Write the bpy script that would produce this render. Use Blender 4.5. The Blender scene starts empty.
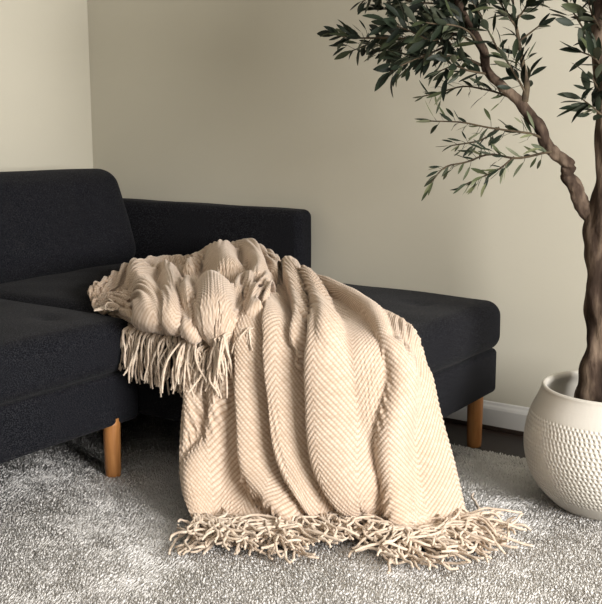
import bpy, math, random
import numpy as np
from mathutils import Vector, Matrix
random.seed(7); RNG = np.random.default_rng(7)
scene = bpy.context.scene
COL = scene.collection

# ------------------------------------------------------------------ helpers
def link(o, parent=None, **props):
    COL.objects.link(o)
    if parent: o.parent = parent
    for k, v in props.items(): o[k] = v
    return o
def empty(name, loc, **props):
    o = bpy.data.objects.new(name, None); o.location = loc; o.empty_display_size = .1
    return link(o, None, **props)
def mesh_np(name, V, faces, mat, parent=None, smooth=True, attrs=None, **props):
    """faces: int array (n,3) or (n,4) or list of such arrays; world coordinates"""
    V = np.asarray(V, np.float32)
    if not isinstance(faces, list): faces = [faces]
    me = bpy.data.meshes.new(name)
    me.vertices.add(len(V)); 
    loc = Vector((0, 0, 0))
    if parent: loc = parent_world(parent)
    me.vertices.foreach_set('co', (V-np.array(loc, np.float32)).ravel())
    li = np.concatenate([f.ravel() for f in faces]).astype(np.int32)
    tot = np.concatenate([np.full(len(f), f.shape[1]) for f in faces]).astype(np.int32)
    me.loops.add(len(li)); me.loops.foreach_set('vertex_index', li)
    me.polygons.add(len(tot))
    me.polygons.foreach_set('loop_start', np.r_[0, np.cumsum(tot)[:-1]].astype(np.int32))
    me.polygons.foreach_set('loop_total', tot)
    me.polygons.foreach_set('use_smooth', np.full(len(tot), smooth))
    me.update(calc_edges=True)
    if attrs:
        for k, a in attrs.items():
            at = me.attributes.new(k, 'FLOAT', 'POINT'); at.data.foreach_set('value', np.asarray(a, np.float32).ravel())
    me.materials.append(mat)
    return link(bpy.data.objects.new(name, me), parent, **props)
def parent_world(p):
    v = Vector(p.location)
    while p.parent: p = p.parent; v = v+Vector(p.location)
    return v
def grid_faces(nr, nc, wrap=False, off=0):
    r = np.arange(nr-1)[:, None]; c = np.arange(nc if wrap else nc-1)[None]
    c2 = (c+1) % nc
    f = np.stack([r*nc+c, r*nc+c2, (r+1)*nc+c2, (r+1)*nc+c], -1).reshape(-1, 4)
    return f+off
def rbox(lo, hi, r, n=14, puff=(0, 0, 0), wob=0., seed=0):
    """rounded, optionally crowned box between lo and hi -> V, F"""
    lo = np.array(lo, float); hi = np.array(hi, float); c = (lo+hi)/2; h = (hi-lo)/2
    def axis(hh):
        e = np.linspace(0, 1, 7)**1.0*r
        return np.r_[-hh+e, np.linspace(-hh+r, hh-r, n)[1:-1], hh-e[::-1]]
    A = [axis(hh) for hh in h]; Vs = []; Fs = []; off = 0
    for ax in range(3):
        o = [a for a in range(3) if a != ax]
        for s in (-1, 1):
            U, W = np.meshgrid(A[o[0]], A[o[1]], indexing='ij')
            P = np.zeros(U.shape+(3,)); P[..., o[0]] = U; P[..., o[1]] = W; P[..., ax] = s*h[ax]
            f = grid_faces(U.shape[0], U.shape[1], off=off)
            if (s > 0) == (ax == 1): f = f[:, ::-1]
            Vs.append(P.reshape(-1, 3)); Fs.append(f); off += U.size
    P = np.concatenate(Vs); q = np.clip(P, -(h-r), h-r); d = P-q
    L = np.linalg.norm(d, axis=1, keepdims=True); P = q+d/np.maximum(L, 1e-9)*r
    for ax in range(3):
        if puff[ax]:
            o = [a for a in range(3) if a != ax]
            k = (1-(P[:, o[0]]/h[o[0]])**4)*(1-(P[:, o[1]]/h[o[1]])**4)
            P[:, ax] += np.sign(P[:, ax])*np.clip(np.abs(P[:, ax])/h[ax], 0, 1)**2*puff[ax]*np.clip(k, 0, 1)
    if wob:
        R = np.random.default_rng(seed)
        for _ in range(5):
            kx = R.normal(size=3)*9; P += wob*np.sin(P@kx+R.uniform(0, 6))[:, None]*R.normal(size=3)*.5
    return weld(P+c, np.concatenate(Fs))
def weld(V, F):
    k = np.round(V*20000).astype(np.int64)
    _, i, inv = np.unique(k, axis=0, return_index=True, return_inverse=True)
    return V[i], inv.ravel()[F]
def join(parts):
    Vs = []; Fs = []; o = 0
    for V, F in parts:
        Vs.append(V); Fs.append(np.asarray(F)+o); o += len(V)
    if len({f.shape[1] for f in Fs}) == 1: return np.concatenate(Vs), np.concatenate(Fs)
    return np.concatenate(Vs), Fs
def tube(P, R, n=6, cap=True, ripple=None):
    """P (m,3) centre line, R (m,) radii -> V, F (quads, ends closed by shrinking)"""
    P = np.asarray(P, float); R = np.broadcast_to(np.asarray(R, float), (len(P),)).copy()
    if cap:
        t0 = P[1]-P[0]; t1 = P[-1]-P[-2]
        t0 = t0/(np.linalg.norm(t0)+1e-9); t1 = t1/(np.linalg.norm(t1)+1e-9)
        P = np.vstack([P[:1]-t0*R[0]*.3, P, P[-1:]+t1*R[-1]*.3]); R = np.r_[R[0]*.02, R, R[-1]*.02]
    T = np.gradient(P, axis=0); T /= np.linalg.norm(T, axis=1, keepdims=True)+1e-12
    ref = np.array([0, 0, 1.]) if abs(T[len(T)//2, 2]) < .8 else np.array([0, 1., 0])
    A = np.cross(T, ref); A /= np.linalg.norm(A, axis=1, keepdims=True)+1e-9
    B = np.cross(T, A); a = np.arange(n)*2*np.pi/n
    rr = R[:, None]*np.ones((1, n))
    if ripple is not None: rr = rr*ripple(len(P), n)
    V = P[:, None]+rr[..., None]*(A[:, None]*np.cos(a)[None, :, None]+B[:, None]*np.sin(a)[None, :, None])
    return V.reshape(-1, 3), grid_faces(len(P), n, wrap=True)
def lathe(prof, c, n=64):
    prof = np.asarray(prof, float); a = np.arange(n)*2*np.pi/n
    V = np.stack([c[0]+prof[:, :1]*np.cos(a), c[1]+prof[:, :1]*np.sin(a), c[2]+prof[:, 1:]+0*a], -1)
    return V.reshape(-1, 3), grid_faces(len(prof), n, wrap=True)
def vnoise(P, freq, seed):
    """cheap smooth noise: sum of sines"""
    R = np.random.default_rng(seed); o = 0
    for k in range(7):
        d = R.normal(size=P.shape[-1]); d /= np.linalg.norm(d); o = o+np.sin(P@d*freq*(.6+.25*k)+R.uniform(0, 6.28))/(1+.25*k)
    return o/3.

# ------------------------------------------------------------------ materials
def mat(name, col, rough=.8, spec=.3, sheen=0.):
    m = bpy.data.materials.new(name); m.use_nodes = True; nt = m.node_tree
    b = nt.nodes['Principled BSDF']
    b.inputs['Base Color'].default_value = (*col, 1); b.inputs['Roughness'].default_value = rough
    b.inputs['Specular IOR Level'].default_value = spec
    if sheen:
        b.inputs['Sheen Weight'].default_value = sheen; b.inputs['Sheen Roughness'].default_value = .5
    return m, nt, b
def N(nt, t, **kw):
    n = nt.nodes.new(t)
    for k, v in kw.items():
        if k.startswith('i_'): n.inputs[k[2:].replace('_', ' ')].default_value = v
        else: setattr(n, k, v)
    return n
def ramp(nt, fac, stops):
    r = N(nt, 'ShaderNodeValToRGB'); e = r.color_ramp.elements
    while len(e) < len(stops): e.new(.5)
    for q, (p, c) in zip(e, stops): q.position = p; q.color = (*c, 1)
    nt.links.new(fac, r.inputs[0]); return r.outputs[0]
def coords(nt, scale=(1, 1, 1), rot=(0, 0, 0)):
    g = N(nt, 'ShaderNodeNewGeometry'); mp = N(nt, 'ShaderNodeMapping')
    mp.inputs['Scale'].default_value = scale; mp.inputs['Rotation'].default_value = rot
    nt.links.new(g.outputs['Position'], mp.inputs[0]); return mp.outputs[0]
def noise_mat(name, stops, scale, rough=.8, spec=.3, sheen=0, bump=0, bscale=None, stretch=(1, 1, 1), detail=4):
    m, nt, b = mat(name, stops[0][1], rough, spec, sheen)
    c = coords(nt, stretch)
    n = N(nt, 'ShaderNodeTexNoise', i_Scale=scale, i_Detail=detail); nt.links.new(c, n.inputs['Vector'])
    nt.links.new(ramp(nt, n.outputs[0], stops), b.inputs['Base Color'])
    if bump:
        n2 = N(nt, 'ShaderNodeTexNoise', i_Scale=bscale or scale, i_Detail=3); nt.links.new(c, n2.inputs['Vector'])
        bp = N(nt, 'ShaderNodeBump', i_Strength=1., i_Distance=bump); nt.links.new(n2.outputs[0], bp.inputs['Height'])
        nt.links.new(bp.outputs[0], b.inputs['Normal'])
    return m
WALL = (.50, .472, .385)
M_wall = noise_mat('wall_paint', [(.3, WALL), (.7, tuple(c*1.02 for c in WALL))], 3, .75, .25, bump=.0002, bscale=120)
M_ceiling = noise_mat('ceiling_paint', [(.3, (.46, .45, .43)), (.7, (.48, .47, .45))], 3, .9, .1)  # unseen ceiling, toned down to weaken the bounced light
M_dark = noise_mat('low_bounce_paint', [(.3, (.20, .18, .16)), (.7, (.21, .19, .17))], 3, .8, .2)  # dark tone invented for the unseen front wall, to cut bounced light
M_trim = noise_mat('trim_paint', [(.3, (.57, .56, .53)), (.7, (.60, .59, .56))], 6, .45, .4)
M_sofa = noise_mat('charcoal_fabric', [(.32, (.0020, .0022, .0038)), (.50, (.0062, .0065, .0086)), (.68, (.030, .0305, .034))], 320, .95, .05, .03, bump=.0006, bscale=700, stretch=(1, 1, 1.6), detail=2)
M_piping = noise_mat('charcoal_piping', [(.35, (.010, .011, .014)), (.7, (.022, .023, .027))], 500, .95, .1)
M_leg = noise_mat('oak_leg', [(.3, (.30, .125, .035)), (.55, (.40, .175, .055)), (.75, (.47, .22, .075))], 14, .42, .4, stretch=(6, 6, .7), detail=5)
def floor_mat():
    m, nt, b = mat('dark_planks', (.03, .02, .016), .42, .4)
    c = coords(nt, (1, 1, 1)); br = N(nt, 'ShaderNodeTexBrick', i_Scale=1., i_Color1=(.018, .012, .010, 1), i_Color2=(.034, .023, .018, 1), i_Mortar=(.005, .004, .003, 1))
    br.inputs['Mortar Size'].default_value = .002; br.inputs['Brick Width'].default_value = 1.1; br.inputs['Row Height'].default_value = .125
    nt.links.new(c, br.inputs['Vector'])
    c2 = coords(nt, (1.5, 30, 1)); n = N(nt, 'ShaderNodeTexNoise', i_Scale=3., i_Detail=6); nt.links.new(c2, n.inputs['Vector'])
    mx = N(nt, 'ShaderNodeMix', data_type='RGBA', blend_type='OVERLAY'); mx.inputs[0].default_value = .5
    nt.links.new(br.outputs[0], mx.inputs[6]); nt.links.new(n.outputs[0], mx.inputs[7]); nt.links.new(mx.outputs[2], b.inputs['Base Color'])
    return m
M_floor = floor_mat()
M_rugback = noise_mat('rug_backing', [(.3, (.60, .58, .55)), (.7, (.66, .64, .61))], 60, 1, .05)
def rug_mat():
    m, nt, b = mat('wool_pile', (.6, .57, .53), 1., .0, 0)
    at = N(nt, 'ShaderNodeAttribute', attribute_name='tone')
    nt.links.new(ramp(nt, at.outputs['Fac'], [(0, (.44, .425, .40)), (.4, (.66, .64, .61)), (1, (.86, .845, .82))]), b.inputs['Base Color'])
    tr = N(nt, 'ShaderNodeBsdfTranslucent'); mx = N(nt, 'ShaderNodeMixShader'); mx.inputs[0].default_value = .18
    nt.links.new(b.inputs['Base Color'].links[0].from_socket, tr.inputs[0]); out = nt.nodes['Material Output']
    nt.links.new(b.outputs[0], mx.inputs[1]); nt.links.new(tr.outputs[0], mx.inputs[2]); nt.links.new(mx.outputs[0], out.inputs[0])
    return m
M_rug = rug_mat()
def cloth_mat():
    m, nt, b = mat('cream_knit', (.6, .5, .4), .92, .1, .3)
    at = N(nt, 'ShaderNodeAttribute', attribute_name='yarn')
    c = coords(nt); n = N(nt, 'ShaderNodeTexNoise', i_Scale=7., i_Detail=3); nt.links.new(c, n.inputs['Vector'])
    a = ramp(nt, at.outputs['Fac'], [(0, (.34, .235, .16)), (.45, (.53, .41, .31)), (1, (.68, .565, .46))])  # dark stops put the shade between ribs and stitches into the colour
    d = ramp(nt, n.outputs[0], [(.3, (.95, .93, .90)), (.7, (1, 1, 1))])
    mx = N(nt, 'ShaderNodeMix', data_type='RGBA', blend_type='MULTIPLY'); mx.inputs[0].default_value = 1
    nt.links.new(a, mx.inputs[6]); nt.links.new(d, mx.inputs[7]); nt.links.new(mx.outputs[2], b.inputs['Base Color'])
    n2 = N(nt, 'ShaderNodeTexNoise', i_Scale=900., i_Detail=2); nt.links.new(c, n2.inputs['Vector'])
    bp = N(nt, 'ShaderNodeBump', i_Strength=.6, i_Distance=.0006); nt.links.new(n2.outputs[0], bp.inputs['Height']); nt.links.new(bp.outputs[0], b.inputs['Normal'])
    return m
M_cloth = cloth_mat()
M_cord = noise_mat('cream_cord', [(.3, (.56, .44, .33)), (.7, (.70, .59, .475))], 60, .92, .1, .2, bump=.0005, bscale=900)
M_pot = noise_mat('glazed_stoneware', [(.3, (.55, .52, .46)), (.7, (.60, .57, .51))], 9, .42, .4, bump=.0002, bscale=200)
M_potin = M_pot
M_soil = noise_mat('potting_filler', [(.3, (.012, .010, .008)), (.7, (.05, .038, .028))], 60, .95, .1, bump=.004, bscale=80)
M_bark = noise_mat('olive_bark', [(.34, (.016, .010, .007)), (.5, (.048, .032, .023)), (.68, (.17, .125, .09))], 26, .9, .12, bump=.010, bscale=40, stretch=(1, 1, .28), detail=6)
M_twig = noise_mat('twig_bark', [(.3, (.035, .025, .017)), (.7, (.10, .075, .045))], 50, .8, .2)
def leaf_mat():
    m, nt, b = mat('olive_leaf', (.03, .05, .03), .55, .22)
    at = N(nt, 'ShaderNodeAttribute', attribute_name='tone')
    g = N(nt, 'ShaderNodeNewGeometry')
    top = ramp(nt, at.outputs['Fac'], [(0, (.006, .010, .006)), (.55, (.013, .020, .010)), (.82, (.055, .066, .030)), (1, (.16, .17, .09))])
    bot = ramp(nt, at.outputs['Fac'], [(0, (.022, .028, .017)), (.6, (.06, .068, .042)), (1, (.20, .21, .13))])
    mx = N(nt, 'ShaderNodeMix', data_type='RGBA')
    nt.links.new(g.outputs['Backfacing'], mx.inputs[0]); nt.links.new(top, mx.inputs[6]); nt.links.new(bot, mx.inputs[7])
    nt.links.new(mx.outputs[2], b.inputs['Base Color'])
    return m
M_leaf = leaf_mat()
M_glass, _nt, _b = mat('window_glass', (1, 1, 1), .02, .5); _b.inputs['Transmission Weight'].default_value = 1; _b.inputs['IOR'].default_value = 1.01
# ---- cloth surface maths (numpy only) ----
def crom(P, q):
    """Catmull-Rom through P (n,...) at parameters q in 0..n-1"""
    P = np.asarray(P, float); n = len(P)
    i = np.clip(np.floor(q).astype(int), 0, n-2); f = (q-i).reshape((-1,)+(1,)*(P.ndim-1))
    g = lambda k: P[np.clip(k, 0, n-1)]
    a = np.where((i-1 < 0).reshape(f.shape), 2*g(i)-g(i+1), g(i-1))
    d = np.where((i+2 > n-1).reshape(f.shape), 2*g(i+1)-g(i), g(i+2))
    b, c = g(i), g(i+1)
    return .5*(2*b+(c-a)*f+(2*a-5*b+4*c-d)*f**2+(3*b-a-3*c+d)*f**3)
def base_grid(levels, nt, ns):
    """levels (L, K, 3) -> grid (nt, ns, 3), even spacing along t by mean arc length"""
    L = np.asarray(levels, float)
    S = crom(np.swapaxes(L, 0, 1), np.linspace(0, L.shape[1]-1, ns))
    S = np.swapaxes(S, 0, 1)
    fine = crom(S, np.linspace(0, L.shape[0]-1, 400))
    ds = np.linalg.norm(np.diff(fine, axis=0), axis=2).mean(1)
    c = np.r_[0, np.cumsum(ds)]
    q = np.interp(np.linspace(0, c[-1], nt), c, np.linspace(0, L.shape[0]-1, 400))
    return crom(S, q)
def grid_normals(G):
    a = np.gradient(G, axis=0); b = np.gradient(G, axis=1)
    n = np.cross(a, b); n /= np.linalg.norm(n, axis=2, keepdims=True)+1e-12
    return n
def seg_field(P, Nn, ridge, wl=1., wr=1.):
    """P (N,3), Nn normals; ridge [[x,y,z,w],...] -> normalised distance, and side weight 0 (left) .. 1 (right)"""
    best = np.full(len(P), 1e9); side = np.zeros(len(P)); amp = np.zeros(len(P)); r = np.asarray(ridge, float)
    if len(r) > 2:
        r = crom(r, np.linspace(0, len(r)-1, (len(r)-1)*4+1))
    wm = r[:, 3].max()
    for a, b in zip(r[:-1], r[1:]):
        d = b[:3]-a[:3]; h = np.clip(((P-a[:3])@d)/(d@d+1e-9), 0, 1)
        v = P-a[:3]-h[:, None]*d; L = np.linalg.norm(v, axis=1); w = a[3]+(b[3]-a[3])*h
        sg = (np.cross(Nn, d/np.linalg.norm(d))*v).sum(1)/(L+1e-6)     # + on the right when looking along -normal, d down
        k = .5+.5*np.clip(sg, -1, 1); ww = w*(wl+(wr-wl)*k)
        q = L/ww; m = q < best
        best = np.where(m, q, best); side = np.where(m, k, side); amp = np.where(m, (np.maximum(w, .002)/wm)**.7, amp)
    return best, side, amp

def relax(D, T, iters=220, pull=.02, grav=.0004, slack=1.04, bend=.25, collide=None, uni=.75):
    """let a sculpted sheet D (nt,ns,3) settle like cloth of uniform thread length, softly held to T"""
    X = D.copy(); 
    lu = np.linalg.norm(np.diff(D, axis=1), axis=2); lv_ = np.linalg.norm(np.diff(D, axis=0), axis=2)
    ru = np.broadcast_to(lu.mean(1, keepdims=True)*slack, lu.shape).copy(); rv = np.broadcast_to(lv_.mean(1, keepdims=True)*slack, lv_.shape).copy()
    ru = uni*ru+(1-uni)*lu; rv = uni*rv+(1-uni)*lv_
    diag = np.sqrt(ru[:-1]**2+rv[:, :-1]**2)
    def solve(A, B, r, k):
        d = B-A; L = np.linalg.norm(d, axis=-1, keepdims=True)+1e-9; c = d*(.5*k*(L-r[..., None])/L)
        A += c; B -= c
    V = np.zeros_like(X)
    for it in range(iters):
        X0 = X.copy(); X += V*.90; X[..., 2] -= grav
        X += (T-X)*pull
        for _ in range(4):
            for o in (0, 1):
                m = (X.shape[1]-o)//2; solve(X[:, o:o+2*m:2], X[:, o+1:o+2*m:2], ru[:, o:o+2*m-1:2], .9)
                m = (X.shape[0]-o)//2; solve(X[o:o+2*m:2], X[o+1:o+2*m:2], rv[o:o+2*m-1:2], .9)
            for o in (0, 1):
                for (a, b, c, d_) in ((0, 1, 0, 1), (0, 1, 1, 0)):
                    m = (X.shape[0]-o)//2
                    P_ = X[o:o+2*m:2]; Q_ = X[o+1:o+2*m:2]; n = X.shape[1]-1
                    if c == 0: A = P_[:, :-1].copy(); B = Q_[:, 1:].copy()
                    else: A = P_[:, 1:].copy(); B = Q_[:, :-1].copy()
                    A0, B0 = A.copy(), B.copy(); solve(A, B, diag[o:o+2*m-1:2], .35)
                    if c == 0: P_[:, :-1] += (A-A0)*.6; Q_[:, 1:] += (B-B0)*.6
                    else: P_[:, 1:] += (A-A0)*.6; Q_[:, :-1] += (B-B0)*.6
            X[1:-1] += bend*.5*((X[:-2]+X[2:])/2-X[1:-1]); X[:, 1:-1] += bend*.5*((X[:, :-2]+X[:, 2:])/2-X[:, 1:-1])
        if collide is not None: X = collide(X)
        V = np.clip(X-X0, -.004, .004)
    return X
def upsample(X, nt, ns):
    X = crom(X, np.linspace(0, X.shape[0]-1, nt)); X = np.swapaxes(crom(np.swapaxes(X, 0, 1), np.linspace(0, X.shape[1]-1, ns)), 0, 1)
    return X
DRAPE_LEVELS = [[[-2.12, 2.55, 0.446], [-2.08, 2.61, 0.446], [-1.999, 2.708, 0.446], [-1.913, 2.672, 0.446], [-1.825, 2.619, 0.446], [-1.753, 2.586, 0.446], [-1.685, 2.555, 0.446]], [[-2.08, 2.5, 0.455], [-2.04, 2.56, 0.46], [-1.959, 2.658, 0.495], [-1.873, 2.622, 0.49], [-1.785, 2.569, 0.485], [-1.713, 2.536, 0.48], [-1.645, 2.505, 0.475]], [[-1.873, 2.245, 0.462], [-1.802, 2.275, 0.462], [-1.714, 2.324, 0.462], [-1.619, 2.32, 0.465], [-1.527, 2.306, 0.465], [-1.44, 2.309, 0.468], [-1.397, 2.376, 0.468]], [[-1.691, 2.02, 0.456], [-1.587, 2.02, 0.456], [-1.49, 2.02, 0.456], [-1.385, 2.02, 0.456], [-1.266, 2.03, 0.456], [-1.195, 2.1, 0.456], [-1.185, 2.22, 0.456]], [[-1.668, 1.975, 0.41], [-1.558, 1.975, 0.41], [-1.457, 1.975, 0.41], [-1.349, 1.975, 0.41], [-1.229, 1.985, 0.41], [-1.151, 2.05, 0.41], [-1.14, 2.185, 0.41]], [[-1.69, 1.93, 0.3], [-1.545, 1.94, 0.3], [-1.427, 1.95, 0.3], [-1.326, 1.96, 0.3], [-1.204, 1.965, 0.3], [-1.127, 2.03, 0.3], [-1.099, 2.17, 0.3]], [[-1.632, 1.84, 0.18], [-1.514, 1.89, 0.18], [-1.394, 1.92, 0.18], [-1.295, 1.94, 0.18], [-1.183, 1.955, 0.18], [-1.108, 2.02, 0.18], [-1.049, 2.16, 0.18]], [[-1.571, 1.76, 0.08], [-1.478, 1.85, 0.08], [-1.349, 1.89, 0.08], [-1.25, 1.925, 0.08], [-1.165, 1.95, 0.08], [-1.085, 2.0, 0.08], [-1.009, 2.15, 0.08]], [[-1.49, 1.723, 0.02], [-1.448, 1.789, 0.02], [-1.354, 1.831, 0.02], [-1.287, 1.945, 0.02], [-1.193, 2.017, 0.02], [-1.05, 1.968, 0.02], [-0.978, 2.134, 0.02]]]
DRAPE_FOLDS = [[0.043, [[-1.667, 1.988, 0.443, 0.04], [-1.653, 1.947, 0.334, 0.044], [-1.63, 1.903, 0.25, 0.036], [-1.618, 1.859, 0.194, 0.022], [-1.609, 1.829, 0.159, 0.01]], 1, 1], [0.043, [[-1.543, 1.9, 0.214, 0.015], [-1.553, 1.86, 0.159, 0.035], [-1.552, 1.807, 0.099, 0.045], [-1.495, 1.737, 0.028, 0.03]], 1, 1.3], [0.045, [[-1.608, 2.009, 0.454, 0.02], [-1.573, 1.953, 0.344, 0.026], [-1.559, 1.921, 0.26, 0.024], [-1.559, 1.885, 0.199, 0.018], [-1.56, 1.849, 0.149, 0.008]], 1, 1], [0.062, [[-1.582, 2.084, 0.46, 0.022], [-1.505, 1.976, 0.412, 0.022], [-1.486, 1.945, 0.302, 0.022], [-1.462, 1.918, 0.214, 0.023], [-1.436, 1.895, 0.139, 0.026], [-1.4, 1.88, 0.084, 0.03], [-1.345, 1.867, 0.05, 0.03], [-1.313, 1.901, 0.02, 0.02]], 1, 2.6], [0.065, [[-1.663, 2.264, 0.46, 0.018], [-1.458, 2.002, 0.453, 0.02], [-1.411, 1.966, 0.376, 0.021], [-1.383, 1.95, 0.281, 0.022], [-1.357, 1.934, 0.199, 0.024], [-1.325, 1.92, 0.134, 0.027], [-1.288, 1.914, 0.089, 0.027], [-1.265, 1.93, 0.05, 0.02]], 1, 2.7], [0.062, [[-1.843, 2.61, 0.487, 0.026], [-1.686, 2.421, 0.474, 0.028], [-1.461, 2.127, 0.462, 0.024], [-1.357, 1.978, 0.433, 0.018], [-1.351, 1.968, 0.381, 0.008]], 1, 1], [0.066, [[-1.689, 2.494, 0.482, 0.026], [-1.552, 2.343, 0.468, 0.03], [-1.356, 2.093, 0.461, 0.032], [-1.268, 1.985, 0.442, 0.03]], 1, 1], [0.07, [[-1.426, 2.153, 0.462, 0.022], [-1.306, 1.99, 0.448, 0.028], [-1.278, 1.965, 0.355, 0.032], [-1.256, 1.951, 0.24, 0.034], [-1.234, 1.942, 0.164, 0.038], [-1.206, 1.936, 0.119, 0.036], [-1.187, 1.944, 0.075, 0.025]], 1, 2.5], [0.014, [[-1.257, 2.041, 0.457, 0.03], [-1.206, 1.996, 0.412, 0.07], [-1.192, 1.979, 0.344, 0.07], [-1.188, 1.964, 0.26, 0.04]], 1, 1], [0.055, [[-1.157, 2.067, 0.438, 0.03], [-1.132, 2.065, 0.371, 0.045], [-1.123, 2.03, 0.281, 0.045], [-1.122, 2.007, 0.199, 0.042], [-1.101, 1.998, 0.109, 0.038], [-1.063, 1.972, 0.031, 0.02]], 1, 1.6], [0.025, [[-1.112, 2.151, 0.328, 0.05], [-1.086, 2.136, 0.25, 0.06], [-1.048, 2.118, 0.134, 0.07], [-1.008, 2.103, 0.046, 0.05]], 1, 1], [0.046, [[-1.761, 2.534, 0.485, 0.024], [-1.584, 2.445, 0.477, 0.03], [-1.452, 2.364, 0.47, 0.034], [-1.315, 2.24, 0.465, 0.034], [-1.184, 2.076, 0.452, 0.02]], 1, 1], [0.037, [[-1.187, 1.961, 0.057, 0.012], [-1.155, 1.952, 0.089, 0.018], [-1.142, 1.977, 0.05, 0.012]], 1, 1]]
BUNCH_LEVELS = [[[-2.185, 2.091, 0.436], [-2.25, 2.229, 0.436], [-2.339, 2.429, 0.436], [-2.399, 2.651, 0.436], [-2.274, 2.695, 0.436], [-2.227, 2.848, 0.436], [-1.993, 2.719, 0.436]], [[-2.135, 2.041, 0.445], [-2.2, 2.179, 0.455], [-2.289, 2.379, 0.465], [-2.349, 2.601, 0.47], [-2.224, 2.645, 0.475], [-2.177, 2.798, 0.475], [-1.943, 2.669, 0.475]], [[-2.088, 2.007, 0.452], [-2.056, 2.06, 0.465], [-2.02, 2.138, 0.475], [-1.97, 2.223, 0.48], [-1.891, 2.284, 0.485], [-1.819, 2.356, 0.485], [-1.741, 2.402, 0.48]], [[-2.086, 2.022, 0.45], [-1.979, 1.997, 0.462], [-1.83, 1.959, 0.475], [-1.719, 1.953, 0.485], [-1.633, 1.98, 0.49], [-1.604, 2.069, 0.49], [-1.595, 2.163, 0.485]], [[-2.099, 2.046, 0.445], [-1.931, 1.967, 0.452], [-1.773, 1.904, 0.455], [-1.673, 1.908, 0.458], [-1.606, 1.946, 0.462], [-1.547, 1.986, 0.475], [-1.538, 2.076, 0.48]], [[-2.081, 2.04, 0.442], [-1.931, 1.982, 0.43], [-1.806, 1.946, 0.42], [-1.691, 1.935, 0.425], [-1.632, 1.977, 0.43], [-1.568, 2.013, 0.455], [-1.536, 2.073, 0.47]]]
BUNCH_FOLDS = [[0.054, [[-2.144, 2.049, 0.443, 0.022], [-2.197, 2.157, 0.45, 0.036], [-2.293, 2.359, 0.461, 0.04], [-2.375, 2.591, 0.465, 0.036], [-2.264, 2.649, 0.472, 0.03]], 1, 1.2], [0.026, [[-2.105, 2.018, 0.45, 0.02], [-2.059, 2.039, 0.462, 0.034], [-1.983, 2.025, 0.468, 0.034]], 1, 1], [0.066, [[-2.312, 2.405, 0.462, 0.036], [-2.067, 2.163, 0.473, 0.032], [-1.873, 1.985, 0.475, 0.03], [-1.775, 1.905, 0.452, 0.026], [-1.677, 1.825, 0.429, 0.0234]], 1, 2.0], [0.054, [[-2.243, 2.469, 0.475, 0.03], [-2.042, 2.276, 0.478, 0.032], [-1.834, 2.048, 0.483, 0.03], [-1.7, 1.902, 0.454, 0.026], [-1.566, 1.756, 0.425, 0.0234]], 1.3, 1], [0.062, [[-1.969, 2.262, 0.481, 0.02], [-1.761, 2.029, 0.487, 0.024], [-1.656, 1.922, 0.445, 0.022], [-1.551, 1.815, 0.403, 0.019799999999999998]], 1, 1], [0.072, [[-2.231, 2.677, 0.473, 0.026], [-2.166, 2.529, 0.479, 0.028], [-2.07, 2.382, 0.48, 0.022]], 1, 1], [0.108, [[-2.23, 2.702, 0.472, 0.04], [-2.087, 2.568, 0.482, 0.066], [-1.885, 2.352, 0.485, 0.05]], 1, 1], [0.079, [[-1.903, 2.278, 0.485, 0.034], [-1.738, 2.108, 0.49, 0.06], [-1.596, 1.951, 0.464, 0.055], [-1.454, 1.794, 0.438, 0.0495]], 1, 1], [0.103, [[-2.208, 2.781, 0.474, 0.036], [-2.082, 2.699, 0.48, 0.05], [-1.898, 2.51, 0.482, 0.045], [-1.713, 2.27, 0.486, 0.028]], 1, 1], [0.067, [[-1.666, 2.113, 0.491, 0.016], [-1.777, 2.284, 0.487, 0.022], [-1.739, 2.27, 0.487, 0.024], [-1.538, 2.016, 0.476, 0.024], [-1.337, 1.762, 0.465, 0.0216]], 1, 1], [0.067, [[-1.768, 2.39, 0.482, 0.02], [-1.632, 2.21, 0.485, 0.024], [-1.541, 2.062, 0.468, 0.022], [-1.45, 1.914, 0.451, 0.019799999999999998]], 1, 1], [0.077, [[-2.064, 2.73, 0.478, 0.032], [-1.938, 2.639, 0.479, 0.036], [-1.782, 2.459, 0.48, 0.026]], 1, 1]]
TRUNK = [[-0.783, 2.47, 0.248, 0.062], [-0.785, 2.47, 0.29, 0.054], [-0.785, 2.47, 0.347, 0.049], [-0.779, 2.47, 0.413, 0.038], [-0.781, 2.47, 0.464, 0.037], [-0.782, 2.47, 0.528, 0.044], [-0.786, 2.47, 0.59, 0.036], [-0.791, 2.47, 0.653, 0.041], [-0.797, 2.47, 0.707, 0.042], [-0.791, 2.47, 0.776, 0.032], [-0.787, 2.47, 0.838, 0.027], [-0.795, 2.47, 0.91, 0.026], [-0.801, 2.47, 1.006, 0.023], [-0.819, 2.47, 1.113, 0.024], [-0.827, 2.47, 1.218, 0.022], [-0.824, 2.47, 1.344, 0.015], [-0.839, 2.47, 1.459, 0.006]]
LIMB = [[-0.804, 2.47, 0.707, 0.0195], [-0.829, 2.463, 0.741, 0.0188], [-0.846, 2.456, 0.768, 0.0181], [-0.855, 2.449, 0.8, 0.0175], [-0.879, 2.442, 0.834, 0.0168], [-0.876, 2.435, 0.863, 0.0161], [-0.905, 2.428, 0.887, 0.0154], [-0.926, 2.421, 0.909, 0.0148], [-0.943, 2.414, 0.951, 0.0141], [-0.968, 2.406, 0.98, 0.0134], [-1.003, 2.399, 1.024, 0.0127], [-1.044, 2.392, 1.058, 0.0121], [-1.077, 2.385, 1.093, 0.0114], [-1.083, 2.378, 1.136, 0.0107], [-1.108, 2.371, 1.18, 0.01], [-1.134, 2.364, 1.229, 0.0094], [-1.157, 2.357, 1.287, 0.0087], [-1.174, 2.35, 1.359, 0.008]]
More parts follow.
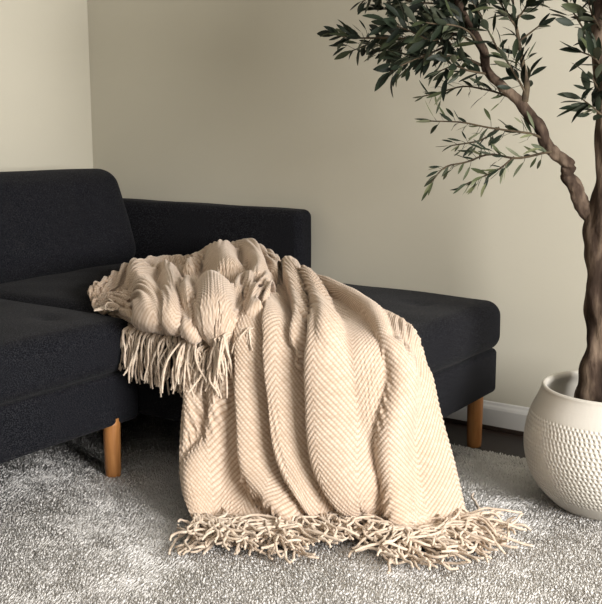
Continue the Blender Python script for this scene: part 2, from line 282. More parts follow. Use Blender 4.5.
TWIGS = [[[[-1.105, 2.39, 1.155], [-1.149, 2.348, 1.18], [-1.19, 2.305, 1.165], [-1.235, 2.263, 1.188], [-1.268, 2.22, 1.201]], 0.003, 34, 0.06], [[[-1.168, 2.37, 1.168], [-1.239, 2.387, 1.197], [-1.32, 2.403, 1.172], [-1.393, 2.42, 1.165]], 0.003, 30, 0.06], [[[-1.151, 2.39, 1.218], [-1.207, 2.377, 1.259], [-1.271, 2.363, 1.266], [-1.331, 2.35, 1.284]], 0.003, 24, 0.06], [[[-1.108, 2.39, 1.162], [-1.175, 2.374, 1.156], [-1.252, 2.358, 1.171], [-1.345, 2.342, 1.179], [-1.418, 2.326, 1.181], [-1.473, 2.31, 1.19]], 0.004, 44, 0.052], [[[-1.128, 2.39, 1.192], [-1.223, 2.41, 1.233], [-1.336, 2.43, 1.256], [-1.431, 2.45, 1.269]], 0.004, 34, 0.05], [[[-1.146, 2.39, 1.217], [-1.156, 2.33, 1.256], [-1.194, 2.27, 1.29]], 0.004, 26, 0.055], [[[-1.087, 2.39, 1.1], [-1.137, 2.355, 1.122], [-1.203, 2.32, 1.128], [-1.246, 2.285, 1.113], [-1.277, 2.25, 1.088]], 0.004, 40, 0.052], [[[-1.183, 2.39, 1.158], [-1.267, 2.41, 1.139], [-1.362, 2.43, 1.149], [-1.448, 2.45, 1.175], [-1.525, 2.47, 1.163]], 0.003, 34, 0.05], [[[-1.094, 2.39, 1.137], [-1.109, 2.337, 1.187], [-1.137, 2.283, 1.199], [-1.171, 2.23, 1.202]], 0.003, 30, 0.055], [[[-1.008, 2.4, 1.019], [-1.05, 2.41, 1.032], [-1.093, 2.42, 1.045], [-1.16, 2.43, 1.054], [-1.233, 2.44, 1.043], [-1.291, 2.45, 1.031]], 0.003, 22, 0.045], [[[-0.93, 2.41, 0.922], [-0.962, 2.398, 0.936], [-0.992, 2.386, 0.941], [-1.059, 2.374, 0.95], [-1.141, 2.362, 0.965], [-1.214, 2.35, 0.967]], 0.0035, 24, 0.045], [[[-0.902, 2.42, 0.893], [-0.927, 2.405, 0.892], [-0.996, 2.39, 0.879], [-1.057, 2.375, 0.886], [-1.117, 2.36, 0.863], [-1.163, 2.345, 0.85], [-1.2, 2.33, 0.811]], 0.0035, 26, 0.045], [[[-0.996, 2.39, 0.879], [-1.023, 2.363, 0.852], [-1.059, 2.337, 0.833], [-1.095, 2.31, 0.813]], 0.0025, 18, 0.045], [[[-1.039, 2.39, 0.95], [-1.075, 2.383, 0.925], [-1.119, 2.377, 0.912], [-1.16, 2.37, 0.905]], 0.0025, 12, 0.04], [[[-0.982, 2.4, 1.014], [-0.978, 2.404, 1.057], [-0.989, 2.408, 1.101], [-1.006, 2.412, 1.164], [-1.024, 2.416, 1.232], [-1.037, 2.42, 1.321]], 0.01, 16, 0.05], [[[-0.978, 2.4, 1.028], [-0.993, 2.39, 1.062], [-1.019, 2.38, 1.11], [-1.045, 2.37, 1.146], [-1.08, 2.36, 1.207], [-1.106, 2.35, 1.255]], 0.003, 26, 0.052], [[[-1.005, 2.41, 1.164], [-0.982, 2.415, 1.18], [-0.959, 2.42, 1.198]], 0.003, 3, 0.045], [[[-1.012, 2.41, 1.193], [-1.032, 2.38, 1.234], [-1.054, 2.35, 1.275]], 0.003, 18, 0.055], [[[-1.015, 2.41, 1.212], [-0.994, 2.43, 1.25], [-0.973, 2.45, 1.298]], 0.003, 12, 0.055], [[[-1.065, 2.39, 1.08], [-1.109, 2.357, 1.092], [-1.135, 2.323, 1.101], [-1.159, 2.29, 1.086]], 0.003, 18, 0.05], [[[-0.814, 2.45, 1.144], [-0.842, 2.437, 1.168], [-0.874, 2.423, 1.219], [-0.901, 2.41, 1.27]], 0.003, 14, 0.055], [[[-0.816, 2.45, 1.181], [-0.83, 2.42, 1.226], [-0.831, 2.39, 1.273]], 0.003, 14, 0.06], [[[-0.806, 2.45, 1.088], [-0.822, 2.43, 1.115], [-0.85, 2.41, 1.129]], 0.003, 7, 0.062], [[[-0.797, 2.45, 0.975], [-0.815, 2.425, 0.998], [-0.841, 2.4, 1.022]], 0.003, 14, 0.055], [[[-0.796, 2.44, 1.017], [-0.801, 2.405, 1.044], [-0.804, 2.37, 1.066]], 0.003, 10, 0.055], [[[-0.815, 2.47, 1.183], [-0.763, 2.42, 1.222], [-0.704, 2.37, 1.246]], 0.004, 20, 0.055], [[[-0.807, 2.47, 1.041], [-0.75, 2.42, 1.074], [-0.683, 2.37, 1.081]], 0.004, 20, 0.055]]
# ------------------------------------------------------------------ the room
XL, XR, YB, YF, ZC, ZF = -3.04, 2.30, 2.93, -2.2, 2.45, -.012
def slab(name, lo, hi, m, kind='structure', bevel=0):
    V, F = rbox(lo, hi, bevel or .001, 3)
    return mesh_np(name, V, F, m, None, smooth=False, kind=kind)
slab('floor', (XL-.1, YF-.1, ZF-.08), (XR+.1, YB+.1, ZF), M_floor)
slab('ceiling', (XL-.1, YF-.1, ZC), (XR+.1, YB+.1, ZC+.08), M_ceiling)
slab('wall_back', (XL-.1, YB, ZF), (XR+.1, YB+.1, ZC), M_wall)
slab('wall_left', (XL-.1, YF-.1, ZF), (XL, YB, ZC), M_wall)
slab('wall_front', (XL, YF-.1, ZF), (XR+.1, YF, ZC), M_dark)
WY0, WY1, WZ0, WZ1 = -.1, 1.6, .65, 2.15
Vw = [rbox(a, b, .001, 3) for a, b in (((XR, YF, ZF), (XR+.1, WY0, ZC)), ((XR, WY1, ZF), (XR+.1, YB, ZC)), ((XR, WY0, ZF), (XR+.1, WY1, WZ0)), ((XR, WY0, WZ1), (XR+.1, WY1, ZC)))]
V, F = join(Vw); mesh_np('wall_right', V, F, M_wall, smooth=False, kind='structure')
fw = .05; parts = [rbox(a, b, .004, 3) for a, b in (
    ((XR+.01, WY0, WZ0), (XR+.08, WY0+fw, WZ1)), ((XR+.01, WY1-fw, WZ0), (XR+.08, WY1, WZ1)), ((XR+.01, WY0, WZ0), (XR+.08, WY1, WZ0+fw)),
    ((XR+.01, WY0, WZ1-fw), (XR+.08, WY1, WZ1)), ((XR+.02, (WY0+WY1)/2-.02, WZ0), (XR+.07, (WY0+WY1)/2+.02, WZ1)))]
V, F = join(parts); win = mesh_np('window_1', V, F, M_trim, smooth=False, kind='structure')
V, F = rbox((XR+.042, WY0+.04, WZ0+.04), (XR+.047, WY1-.04, WZ1-.04), .001, 3); mesh_np('pane', V, F, M_glass, win, smooth=False)
def baseboard(name, path):
    # path: (x0,y0,x1,y1, inward normal)
    x0, y0, x1, y1, nx, ny = path
    prof = [(0, 0), (.014, 0), (.014, .055), (.011, .062), (.006, .068), (.004, .075), (0, .078)]
    V = []
    for (x, y) in ((x0, y0), (x1, y1)):
        for d, h in prof: V.append((x+nx*d, y+ny*d, ZF+.014+h))
    n = len(prof); V = np.array(V); Fq = [np.array([[i, (i+1) % n, n+(i+1) % n, n+i] for i in range(n)])]
    shoe = rbox((min(x0, x1+nx*.018), min(y0, y1+ny*.018), ZF), (max(x0, x1+nx*.018), max(y0, y1+ny*.018), ZF+.015), .003, 3)
    o = mesh_np(name, V, Fq, M_trim, smooth=False, kind='structure')
    mesh_np('shoe_moulding', shoe[0], shoe[1], M_floor, o, smooth=False)
baseboard('baseboard_back', (XL, YB, XR, YB, 0, -1))
baseboard('baseboard_left', (XL, YF, XL, YB, 1, 0))
baseboard('baseboard_front', (XL, YF, XR, YF, 0, 1))
baseboard('baseboard_right', (XR, YF, XR, YB, -1, 0))

# ------------------------------------------------------------------ rug
RX0, RX1, RY0, RY1 = -2.75, 1.1, -.3, 2.69
rug = empty('area_rug', (-.8, 1.2, ZF), label='light grey and cream shaggy wool area rug spread over the dark wood floor', category='rug')
V, F = rbox((RX0, RY0, ZF), (RX1, RY1, ZF+.007), .003, 4); mesh_np('backing', V, F, M_rugback, rug)
def pile():
    step = .0051; xs = np.arange(-2.7, .60, step); ys = np.arange(.75, RY1-.004, step)
    X, Y = np.meshgrid(xs, ys); P = np.stack([X.ravel(), Y.ravel()], -1)
    # keep what the picture, and a step to its side, can see
    a = np.degrees(np.arctan2(-P[:, 0], P[:, 1])); P = P[(a > 3) & (a < 66) & (np.hypot(P[:, 0], P[:, 1]) > 1.45)]
    P = P+RNG.uniform(-.5, .5, P.shape)*step*.95; n = len(P)
    big = vnoise(P, 9, 3); mid = vnoise(P*[1, 1.6], 38, 4); fine = RNG.normal(size=n)
    ang = 2.2+.9*big+.7*mid+.5*RNG.normal(size=n)
    lean = np.clip(.0080+.002*vnoise(P, 24, 5)+.0015*RNG.normal(size=n), .003, .013)
    h = np.clip(  .0090+.0008*mid+.0009*vnoise(P, 70, 9)+.0008*fine, .006, .02)
    w = .0025*(1+.25*RNG.normal(size=n).clip(-1, 1))
    dx = np.cos(ang)*lean; dy = np.sin(ang)*lean; rot = RNG.uniform(0, 6.28, n)
    V = np.zeros((n, 7, 3)); z0 = ZF+.004
    for k in range(3):
        c, s = np.cos(rot+k*2.094), np.sin(rot+k*2.094)
        V[:, k] = np.stack([P[:, 0]+c*w, P[:, 1]+s*w, np.full(n, z0)], -1)
        V[:, 3+k] = np.stack([P[:, 0]+dx*.35+c*w*1.1, P[:, 1]+dy*.35+s*w*1.1, z0+h*.62], -1)
    V[:, 6] = np.stack([P[:, 0]+dx, P[:, 1]+dy, z0+h], -1)
    tri = np.array([[3, 4, 6], [4, 5, 6], [5, 3, 6]]); qd = np.array([[0, 1, 4, 3], [1, 2, 5, 4], [2, 0, 3, 5]])
    o = (np.arange(n)*7)[:, None, None]
    tone = np.clip(.82+.10*vnoise(P, 5, 21)+.15*vnoise(P*[1, 1.8], 30, 22)+.12*fine, 0, 1)
    T = np.repeat(tone[:, None], 7, 1); T[:, :3] *= .97
    mesh_np('pile', V.reshape(-1, 3), [(tri+o).reshape(-1, 3), (qd+o).reshape(-1, 4)], M_rug, rug, attrs={'tone': T}, kind='stuff')
pile()

# ------------------------------------------------------------------ sofa
sofa = empty('sectional_sofa', (-2.4, 1.6, ZF), label='charcoal fabric chaise sectional sofa on round wooden legs in the corner', category='sofa')
def sp(name, lo, hi, r, m=M_sofa, puff=(0, 0, 0), n=14, wob=0, seed=0, **k):
    V, F = rbox(lo, hi, r, n, puff, wob, seed); return mesh_np(name, V, F, m, sofa, **k)
sp('seat_base', (-2.97, .50, .145), (-1.922, 1.998, .288), .014, wob=.001, seed=1)
sp('chaise_base', (-2.97, 2.004, .150), (-1.198, 2.804, .288), .016, wob=.001, seed=2)
sp('armrest', (-2.985, 2.810, .150), (-1.94, 2.905, .667), .028, n=16, wob=.001, seed=3)
sp('armrest', (-2.985, .40, .150), (-1.94, .495, .667), .028, n=16, wob=.001, seed=4)
sp('back_frame', (-3.0, .497, .150), (-2.85, 2.808, .70), .02, seed=5)
def cushion(name, lo, hi, r, puff, seed, tuft=None):
    V, F = rbox(lo, hi, r, 40, puff, .0012, seed)
    if tuft:
        top = V[:, 2] > hi[2]-.02
        for (x, y) in tuft:
            d = np.hypot(V[:, 0]-x, V[:, 1]-y); V[:, 2] -= np.where(top, .010*np.exp(-(d/.035)**2)+.004*np.exp(-(d/.10)**2), 0)
    o = mesh_np(name, V, F, M_sofa, sofa)
    return o
tu = lambda x0, x1, y0, y1, nx, ny: [(x0+(x1-x0)*(i+.5)/nx, y0+(y1-y0)*(j+.5)/ny) for i in range(nx) for j in range(ny)]
c1 = cushion('seat_cushion', (-2.87, 1.275, .290), (-1.915, 1.996, .432), .042, (.0, .0, .018), 11, tu(-2.5, -1.95, 1.3, 2.0, 2, 2))
c2 = cushion('seat_cushion', (-2.87, .505, .290), (-1.915, 1.268, .432), .042, (.0, .0, .018), 12, tu(-2.5, -1.95, .53, 1.25, 2, 2))
c3 = cushion('chaise_cushion', (-2.87, 2.003, .290), (-1.182, 2.806, .438), .046, (.0, .0, .014), 13, tu(-2.5, -1.2, 2.07, 2.76, 4, 2))
def back_cushion(y0, y1, seed):
    # leaning slab with a rounded, crowned front
    V, F = rbox((-.085, y0, 0), (.085, y1, .385), .075, 40, (.028, 0, .012), .002, seed)
    t = math.radians(19); c, s = math.cos(t), math.sin(t)
    front = V[:, 0] > .03
    for yy in np.linspace(y0, y1, 5)[1:-1]:
        for zz in (.14, .27):
            d = np.hypot(V[:, 1]-yy, V[:, 2]-zz); V[:, 0] -= np.where(front, .010*np.exp(-(d/.03)**2)+.005*np.exp(-(d/.08)**2), 0)
    x = V[:, 0]*c-V[:, 2]*s; z = V[:, 0]*s+V[:, 2]*c
    P = np.stack([x-2.70, V[:, 1], z+.416], -1)
    return mesh_np('back_cushion', P, F, M_sofa, sofa)
back_cushion(1.65, 2.79, 31); back_cushion(.515, 1.64, 32)
def leg(x, y):
    g = ZF if y > RY1 else ZF+.0075
    V, F = lathe([(0, .170), (.0235, .170), (.024, .15), (.0225, .02), (.0215, .004), (.019, 0), (0, 0)], (x, y, g), 28)
    return mesh_np('leg', V, F, M_leg, sofa)
for x, y in ((-1.944, 1.907), (-1.238, 2.735), (-1.262, 2.115), (-1.95, .56), (-2.90, .56), (-2.90, 2.73), (-2.90, 1.65)): leg(x, y)
def piping(P, r=.0028):
    V, F = tube(P, r, 8); return mesh_np('piping', V, F, M_piping, sofa)

# ------------------------------------------------------------------ blanket
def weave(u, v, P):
    """herringbone of chunky stitches: relief 0..1 and yarn tone (random per stitch, shade in the gaps painted in), u across, v along the cloth (metres)"""
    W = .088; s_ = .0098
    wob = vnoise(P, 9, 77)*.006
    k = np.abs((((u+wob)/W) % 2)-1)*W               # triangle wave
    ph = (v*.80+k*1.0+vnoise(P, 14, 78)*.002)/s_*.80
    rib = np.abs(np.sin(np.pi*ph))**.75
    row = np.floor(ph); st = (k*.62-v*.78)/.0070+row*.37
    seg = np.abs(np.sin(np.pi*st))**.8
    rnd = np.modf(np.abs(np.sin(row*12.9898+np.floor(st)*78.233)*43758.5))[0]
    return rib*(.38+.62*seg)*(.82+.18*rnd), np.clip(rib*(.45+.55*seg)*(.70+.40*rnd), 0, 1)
def sheet(levels, folds, nt, ns, k=.004, power=.62, seed=0, amp=.0030, u0=0., coarse=(120, 120), pull=.02, grav=.0004, slack=1.04, iters=200, bend=.25, collide=None, warp=.006, uni=.75, lean=0., soft=0):
    G = base_grid(levels, *coarse)
    for _ in range(soft):
        G[1:-1, 1:-1] = (G[1:-1, 1:-1]*2+G[:-2, 1:-1]+G[2:, 1:-1]+G[1:-1, :-2]+G[1:-1, 2:])/6
        G[1:-1, 0] = (G[1:-1, 0]*2+G[:-2, 0]+G[2:, 0])/4; G[1:-1, -1] = (G[1:-1, -1]*2+G[:-2, -1]+G[2:, -1])/4
    Nn = grid_normals(G)
    if Nn[coarse[0]//3:].reshape(-1, 3)[:, 2].mean() < 0: Nn = -Nn
    P = G.reshape(-1, 3); NP = Nn.reshape(-1, 3); stack = [np.zeros(len(P))]
    Pw = P+np.stack([vnoise(P, 24, seed+i) for i in range(3)], -1)*warp
    for A, r, wl, wr in folds:
        q, sd, am = seg_field(Pw, NP, r, wl, wr); c = np.clip(1-q**2, 0, 1)
        pw = power+(.55*sd if max(wl, wr) > 1.5 else 0)
        stack.append(A*am*c**pw-.002*np.clip(q-1, 0, 1))
    S = np.stack(stack)/k; mx = S.max(0); H = k*(mx+np.log(np.exp(S-mx).sum(0)))-k*math.log(2)
    H += .004*vnoise(P, 16, seed+2)+.002*vnoise(P, 45, seed+3)
    D = G+Nn*H.reshape(G.shape[:2])[..., None]
    # folds lean over the hollow on their left
    Tu = np.gradient(G, axis=1); Tu /= np.linalg.norm(Tu, axis=2, keepdims=True)+1e-9
    D = D-Tu*(np.clip(H.reshape(G.shape[:2])-.01, 0, 1)*lean)[..., None]
    D = relax(D, D.copy(), iters, pull, grav, slack, bend, collide, uni)
    D = upsample(D, nt, ns)
    du = np.r_[0, np.cumsum(np.linalg.norm(np.diff(D, axis=1), axis=2)[nt//4:].mean(0))]
    dv = np.r_[0, np.cumsum(np.linalg.norm(np.diff(D, axis=0), axis=2).mean(1))]
    U = np.broadcast_to(du[None]+u0, D.shape[:2]); Vv = np.broadcast_to(dv[:, None], D.shape[:2])
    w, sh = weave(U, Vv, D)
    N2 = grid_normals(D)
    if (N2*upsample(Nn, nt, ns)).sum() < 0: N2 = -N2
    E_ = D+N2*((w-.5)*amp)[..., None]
    return E_, N2, sh
def on_sofa(lift, r=.05):
    """keeps the cloth outside the rounded upper corner of the chaise, off the armrest and above the rug"""
    def f(X):
        top = .452+lift; q = np.stack([X[..., 0]-(-1.176-r), (1.997+r)-X[..., 1], X[..., 2]-(top-r)], -1)
        o = np.maximum(q, 0); L = np.linalg.norm(o, axis=-1)
        near = (L > 1e-6) & (L < r); sc = np.where(near, r/np.maximum(L, 1e-6)-1, 0)[..., None]*o
        X[..., 0] += sc[..., 0]; X[..., 1] -= sc[..., 1]; X[..., 2] += sc[..., 2]
        deep = (L <= 1e-6)
        mz = deep & (q[..., 2] >= q[..., 1]) & (q[..., 2] >= q[..., 0]); X[..., 2] = np.where(mz, top, X[..., 2])
        my = deep & ~mz & (q[..., 1] >= q[..., 0]); X[..., 1] = np.where(my, 1.997, X[..., 1])
        mx_ = deep & ~mz & ~my; X[..., 0] = np.where(mx_, -1.176, X[..., 0])
        X[..., 1] = np.minimum(X[..., 1], 2.800); X[..., 2] = np.maximum(X[..., 2], .006)
        return X
    return f
def closed_sheet(E_, N2, th=.0035):
    """front face, back face and rim -> V, F"""
    nt, ns = E_.shape[:2]; n = nt*ns
    V = np.concatenate([E_.reshape(-1, 3), (E_-N2*th).reshape(-1, 3)])
    F = grid_faces(nt, ns); Bk = F[:, ::-1]+n
    idx = np.arange(n).reshape(nt, ns)
    ring = np.concatenate([idx[0], idx[1:, -1], idx[-1, -2::-1], idx[-2:0:-1, 0]])
    r2 = np.roll(ring, -1); Rm = np.stack([ring, ring+n, r2+n, r2], -1)
    return V, np.concatenate([F, Bk, Rm])
A1, AN, As = sheet(DRAPE_LEVELS, DRAPE_FOLDS, 640, 600, seed=40, k=.0028, coarse=(110, 150), pull=.10, grav=.0001, slack=1.0, iters=30, bend=.09, uni=.15, lean=.45, soft=25, collide=on_sofa(0))
B1, BN, Bs = sheet(BUNCH_LEVELS, BUNCH_FOLDS, 360, 600, seed=60, u0=.03, k=.003, amp=.0026, coarse=(80, 150), pull=.06, grav=.0002, slack=1.02, iters=50, bend=.11, uni=.33, collide=on_sofa(.004), warp=.013)
def floor_clamp(E_):
    E_[..., 2] = np.maximum(E_[..., 2], .006+.002*np.sin(E_[..., 0]*60)); return E_
A1 = floor_clamp(A1)
V1, F1 = closed_sheet(A1, AN); V2, F2 = closed_sheet(B1, BN)
V, F = join([(V1, F1), (V2, F2)])
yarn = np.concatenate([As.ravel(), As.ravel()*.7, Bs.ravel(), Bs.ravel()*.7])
if np.dot(np.cross(A1[301, 300]-A1[300, 300], A1[300, 301]-A1[300, 300]), AN[300, 300]) > 0: F = F[:, ::-1]
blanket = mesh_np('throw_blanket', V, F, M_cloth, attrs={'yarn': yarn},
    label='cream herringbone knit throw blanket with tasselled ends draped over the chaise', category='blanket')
def cord(p, d0, length, sag, r, rng, floor=None, curl=.012, n=13, top=None, cap_z=None, keep=None):
    """one yarn of a tassel: leaves p along d0, then falls / wanders"""
    pts = [np.array(p)]; d = np.array(d0, float); st = length/(n-1); wv = rng.normal(size=3)*.5
    for i in range(n-1):
        wv = wv*.75+rng.normal(size=3)*curl*30*.35
        d = d+np.array([0, 0, -sag])+wv*.35
        if keep is not None: d = d+np.asarray(keep)*.35
        d = d*1.0; d /= np.linalg.norm(d)
        q = pts[-1]+d*st
        if floor is not None and q[2] < floor: q[2] = floor+abs(rng.normal())*.003; d[2] = abs(d[2])*.15
        if top is not None: q = top(q)
        if cap_z and q[2] > cap_z: q[2] = cap_z; d[2] = -abs(d[2])*.3
        pts.append(q)
    P = crom(np.array(pts), np.linspace(0, n-1, (n-1)*2+1))
    rr = np.full(len(P), r); rr = rr*(1+.15*np.sin(np.arange(len(P))*2.1)); rr[-2:] *= .9
    return tube(P, rr, 6)
def tassel(cords):
    V, F = join(cords); return mesh_np('tassel', V, F, M_cord, blanket)
rg = np.random.default_rng(5)
# hem on the rug
hem = A1[-1]; hl = np.r_[0, np.cumsum(np.linalg.norm(np.diff(hem, axis=0), axis=1))]
NB = 62
for i in range(NB):
    s = (i+.5)/NB*hl[-1]; j = int(np.clip(np.searchsorted(hl, s), 1, len(hem)-2)); p = hem[j]
    t = hem[min(j+6, len(hem)-1)]-hem[max(j-6, 0)]; out = np.array([.62, -.78, 0.])
    fr = i/(NB-1)
    if fr < .12: out = np.array([1.0, -.45, 0])*(1-fr/.12)+out*(fr/.12)
    out = out*(1-fr**3)+np.array([.9, -.35, 0])*fr**3 if fr > .7 else out
    out /= np.linalg.norm(out)
    cs = []
    for k in range(9):
        a = rg.normal()*(.45 if fr > .1 else .2); o = np.array([out[0]*math.cos(a)-out[1]*math.sin(a), out[0]*math.sin(a)+out[1]*math.cos(a), .05+.2*rg.random()])
        b = p+np.array([rg.normal()*.004, rg.normal()*.004, .004+rg.random()*.012])
        cs.append(cord(b, o, rg.uniform(.12, .23), .30, .0032, rg, floor=.008+.026*rg.random()**1.5, curl=.085, keep=o, cap_z=.05,
                       top=lambda q: np.array([max(q[0], -1.52+.5*max(0, 1.72-q[1])), q[1], q[2]])))
    # knot at the root
    cs.append(tube([p+np.array([0, 0, .004])-out*.006, p+out*.004+np.array([0, 0, .006])], .005, 8))
    tassel(cs)
# hem over the edge of the seat
hb = B1[-1]; hl = np.r_[0, np.cumsum(np.linalg.norm(np.diff(hb, axis=0), axis=1))]; NT = 38
for i in range(NT):
    s = (i+.5)/NT*hl[-1]; j = int(np.clip(np.searchsorted(hl, s), 1, len(hb)-2)); p = hb[j]; fr = i/(NT-1)
    out = np.array([.25, -.95, -.3]); cs = []; nc = 8
    for k in range(nc):
        if fr < .05: continue
        if fr < .16:     # curls lying on the seat cushion
            cs.append(cord(p+rg.normal(size=3)*.004, out+rg.normal(size=3)*.4+[.3, 0, .3], rg.uniform(.05, .08), .3, .0022, rg, floor=.452, curl=.045))
        elif fr > .84:   # short ends resting on the drape
            cs.append(cord(p+rg.normal(size=3)*.004, np.array([rg.normal()*.6-.2, -.7, .1]), rg.uniform(.04, .075), .45, .0022, rg, curl=.03,
                           top=lambda q: np.array([q[0], min(q[1], 1.955), q[2]]) if q[2] < .46 else q))
        else:
            L = (.10+.05*math.sin(min(1, (fr-.16)/.25)*1.57))*rg.uniform(.8, 1.1)
            if fr > .62: L *= .8
            yl = 1.93+.02*rg.random()-(.02 if fr > .5 else 0)
            cs.append(cord(p+np.array([rg.normal()*.005, rg.normal()*.004, rg.normal()*.003]), out+rg.normal(size=3)*.25, L, .8, .0028, rg, curl=.045,
                           top=lambda q, yl=yl: np.array([q[0], min(q[1], yl), q[2]])))
    cs.append(tube([p+np.array([0, 0, .003]), p+np.array([0, -.006, -.012])], .0052, 8))
    tassel(cs)

# ------------------------------------------------------------------ olive tree in its planter
PC = np.array([-.747, 2.473, ZF+.001])
tree = empty('potted_olive_tree', tuple(PC), label='olive tree with crooked brown trunk in a dimpled cream round planter', category='potted tree')
def planter():
    keys = [(0, 0), (.10, 0), (.118, .004), (.150, .030), (.185, .073), (.205, .120), (.2125, .165), (.209, .212), (.198, .255), (.184, .287), (.1755, .308), (.1740, .318)]
    o = crom(np.array(keys), np.linspace(0, len(keys)-1, 420))
    n = 720; a = np.arange(n)*2*np.pi/n
    Rr = np.repeat(o[:, :1], n, 1); Z = np.repeat(o[:, 1:], n, 1)
    row = (Z-.040)/.0105; band = np.clip((Z-.045)/.012, 0, 1)*np.clip((.258-Z)/.006, 0, 1)*(o[:, :1] > .12)
    cells = 110.; shift = (np.floor(row) % 2)*.5+.17*np.sin(np.floor(row)*2.3)
    fx = ((a[None]/(2*np.pi)*cells+shift+(row % 1)*.30) % 1)-.5; fy = (row % 1)-.5
    lens = np.clip(1-(fx/.33)**2-(fy/.46)**2, 0, 1)
    Rr = Rr-band*(.0028*lens**.8-.0012*(1-lens))
    V = np.stack([PC[0]+Rr*np.cos(a), PC[1]+Rr*np.sin(a), PC[2]+Z], -1).reshape(-1, 3); F = grid_faces(len(o), n, True)
    inn = np.array([(.1740, .318), (.171, .3215), (.166, .3215), (.162, .317), (.163, .306), (.176, .280), (.188, .23), (.17, .18), (0, .18)])
    inn2 = np.array([(r, z) for r, z in crom(inn, np.linspace(0, len(inn)-1, 60))]); inn2[:, 0] = np.maximum(inn2[:, 0], 0)
    V2, F2 = lathe(inn2, PC, n)
    Vj, Fj = join([(V, F), (V2, F2)]); 
    mesh_np('planter', Vj, Fj[:, ::-1], M_pot, tree)
planter()
V, F = lathe([(0, .232), (.05, .234), (.10, .230), (.15, .228), (.186, .225), (.186, .215), (0, .215)], PC, 64)
V[:, 2] += np.where(V[:, 2] > PC[2]+.22, .006*vnoise(V, 60, 2), 0)
mesh_np('soil', V, F[:, ::-1], M_soil, tree, kind='stuff')
def wood(name, pts, parent, m, n=20, seed=0, knob=.12, dens=10, fr_=.55):
    P = np.asarray(pts, float); q = np.linspace(0, len(P)-1, (len(P)-1)*dens+1); C_ = crom(P, q)
    R = np.random.default_rng(seed)
    def rip(a, b):
        i = np.arange(a)[:, None]; th = np.arange(b)[None]*2*np.pi/b
        o = 1+knob*.5*np.sin(3*th+i*.12+R.uniform(0, 6))+knob*.4*np.sin(2*th-i*.09+1)+knob*.35*np.sin(5*th+i*.2)+knob*.8*np.sin(i*fr_+np.cos(th)*2+R.uniform(0, 6))*np.sin(i*.21+th)
        return o
    V, F = tube(C_[:, :3], np.maximum(C_[:, 3], .0008), n, ripple=rip)
    return mesh_np(name, V, F, m, parent)
wood('trunk', TRUNK, tree, M_bark, 48, 3, .10, 14, .18)
limb = wood('branch', LIMB, tree, M_bark, 26, 4, .13, 12)
def leaf(base, d, up, L, W, rng):
    d = d/np.linalg.norm(d); s = np.cross(d, up); s /= np.linalg.norm(s)+1e-9; nrm = np.cross(s, d)
    bend = rng.uniform(-.25, .35); V = []; ts = [0, .12, .32, .55, .78, .93, 1]; ws = [.06, .42, .88, 1, .72, .32, .02]
    for t, w in zip(ts, ws):
        c = base+d*L*t-nrm*L*bend*t*t
        for k in (-1, 0, 1): V.append(c+s*W*.5*w*k+nrm*(abs(k)*W*.14*w))
    return np.array(V), grid_faces(7, 3)
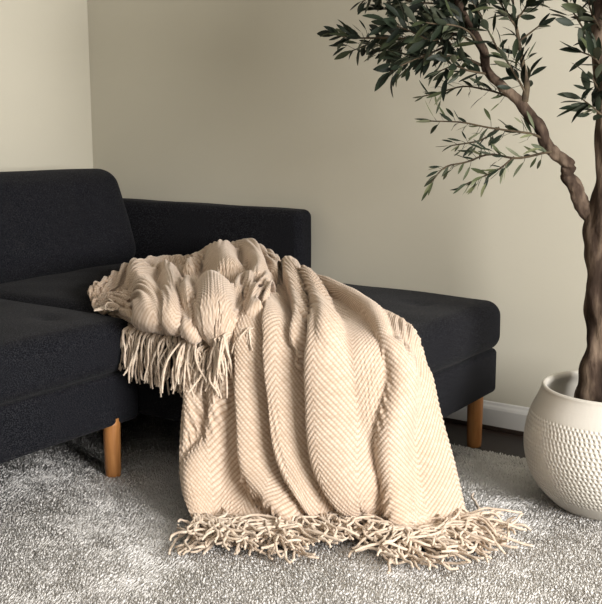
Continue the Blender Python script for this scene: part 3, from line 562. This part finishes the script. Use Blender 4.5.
# the crown goes on above and to the right of the frame
rc = np.random.default_rng(3)
for k in range(26):
    f = k/25; src = np.array(TRUNK[-2][:3])*(1-f)+np.array(TRUNK[-1][:3])*f if k % 3 else np.array(LIMB[-1][:3])
    b = src+np.array([0, 0, -.06*rc.random()]); a = rc.uniform(0, 6.28) if k % 3 else rc.uniform(1.6, 4.7)
    d = np.array([math.cos(a)*.8, math.sin(a)*.55, rc.uniform(.35, 1.0)]); L = rc.uniform(.22, .36)
    pts = [b]
    for j in range(4): d = d+rc.normal(size=3)*.15+[0, 0, -.08]; q = pts[-1]+d/np.linalg.norm(d)*L/4; q[1] = min(q[1], 2.88); pts.append(q)
    TWIGS.append([[list(map(float, p)) for p in pts], .004, 22, .055])
rl = np.random.default_rng(12); CAMP = np.array([0, 0, .97])
for ti, (pts, r, nl, L0) in enumerate(TWIGS):
    P = np.asarray(pts, float); q = np.linspace(0, len(P)-1, 24); C_ = crom(P, q)
    C_ += np.stack([vnoise(C_, 40, 100+ti+k)*.003 for k in range(3)], -1)
    rr = np.linspace(r, min(r, .0016), len(C_))
    V, F = tube(C_, rr, 8); tw = mesh_np('branch', V, F, M_twig, tree)
    Vs = []; Fs = []; tone = []; off = 0
    side = 0
    nl = int(nl*1.6)
    for i in range(nl):
        f = (.12+.88*(i+rl.random())/nl) if nl > 5 else rl.uniform(.4, 1)
        x = f*(len(C_)-1); j = min(int(x), len(C_)-2); b = C_[j]+(C_[j+1]-C_[j])*(x-j)
        ax = C_[min(j+2, len(C_)-1)]-C_[max(j-1, 0)]; ax /= np.linalg.norm(ax)
        v = rl.normal(size=3); v -= ax*(v@ax); v /= np.linalg.norm(v)
        if i >= nl-2: v *= .15
        d = ax*rl.uniform(.45, 1.0)+v*rl.uniform(.45, 1.0)+np.array([0, 0, -.12])
        up = rl.normal(size=3)*.7+np.array([.2, -.5, .9])
        L = L0*rl.uniform(.62, 1.15); W = L*(rl.uniform(.16, .25) if ti in (9, 10, 11, 12, 13) else rl.uniform(.24, .36))
        # petiole offset: some leaves sit on short side shoots
        if rl.random() < .55 and nl > 14:
            e = v*rl.uniform(.006, .026)+ax*.006; b2 = b+e; Vp, Fp = tube([b, b+e*.5, b2], .0007, 3, cap=False)
            Vs.append(Vp); Fs.append(Fp+off); off += len(Vp); tone += [.3]*len(Vp); b = b2
        Vl, Fl = leaf(b, d, up, L, W, rl)
        Vs.append(Vl); Fs.append(Fl+off); off += len(Vl); tone += [float(np.clip(rl.beta(1.5, 2.2)+(.28 if ti in (9, 10, 11, 12, 13) else -.05), 0, 1))]*len(Vl)
    mesh_np('foliage', np.concatenate(Vs), np.concatenate(Fs), M_leaf, tw, attrs={'tone': tone})

# ------------------------------------------------------------------ light
w = bpy.data.worlds.new('World'); scene.world = w; w.use_nodes = True; nt = w.node_tree
bg = nt.nodes['Background']; bg.inputs[0].default_value = (.85, .93, 1, 1); bg.inputs[1].default_value = 1.0
def area(name, loc, target, sx, sy, power, col):
    l = bpy.data.lights.new(name, 'AREA'); l.shape = 'RECTANGLE'; l.size = sx; l.size_y = sy; l.energy = power; l.color = col
    o = bpy.data.objects.new(name, l); o.location = loc
    o.rotation_euler = (Vector(target)-Vector(loc)).to_track_quat('-Z', 'Y').to_euler(); return link(o)
area('window_daylight', (XR-.02, (WY0+WY1)/2, (WZ0+WZ1)/2), (XR-1, (WY0+WY1)/2, (WZ0+WZ1)/2), 1.6, 1.4, 310, (1, .972, .95))

# ------------------------------------------------------------------ camera
cam = bpy.data.cameras.new('camera'); cam.sensor_fit = 'HORIZONTAL'; cam.sensor_width = 36; cam.lens = 1008/602*36
cam.clip_start = .02
co = bpy.data.objects.new('camera', cam); co.location = (0, 0, .97)
co.rotation_euler = (math.pi/2-math.atan(182/1008), 0, math.radians(34.5)); link(co); scene.camera = co
scene.view_settings.view_transform = 'Standard'; scene.view_settings.look = 'None'
scene.view_settings.exposure = 0.0; scene.view_settings.gamma = 1; scene.view_settings.use_curve_mapping = False
scene.cycles.use_denoising = True; scene.cycles.max_bounces = 8
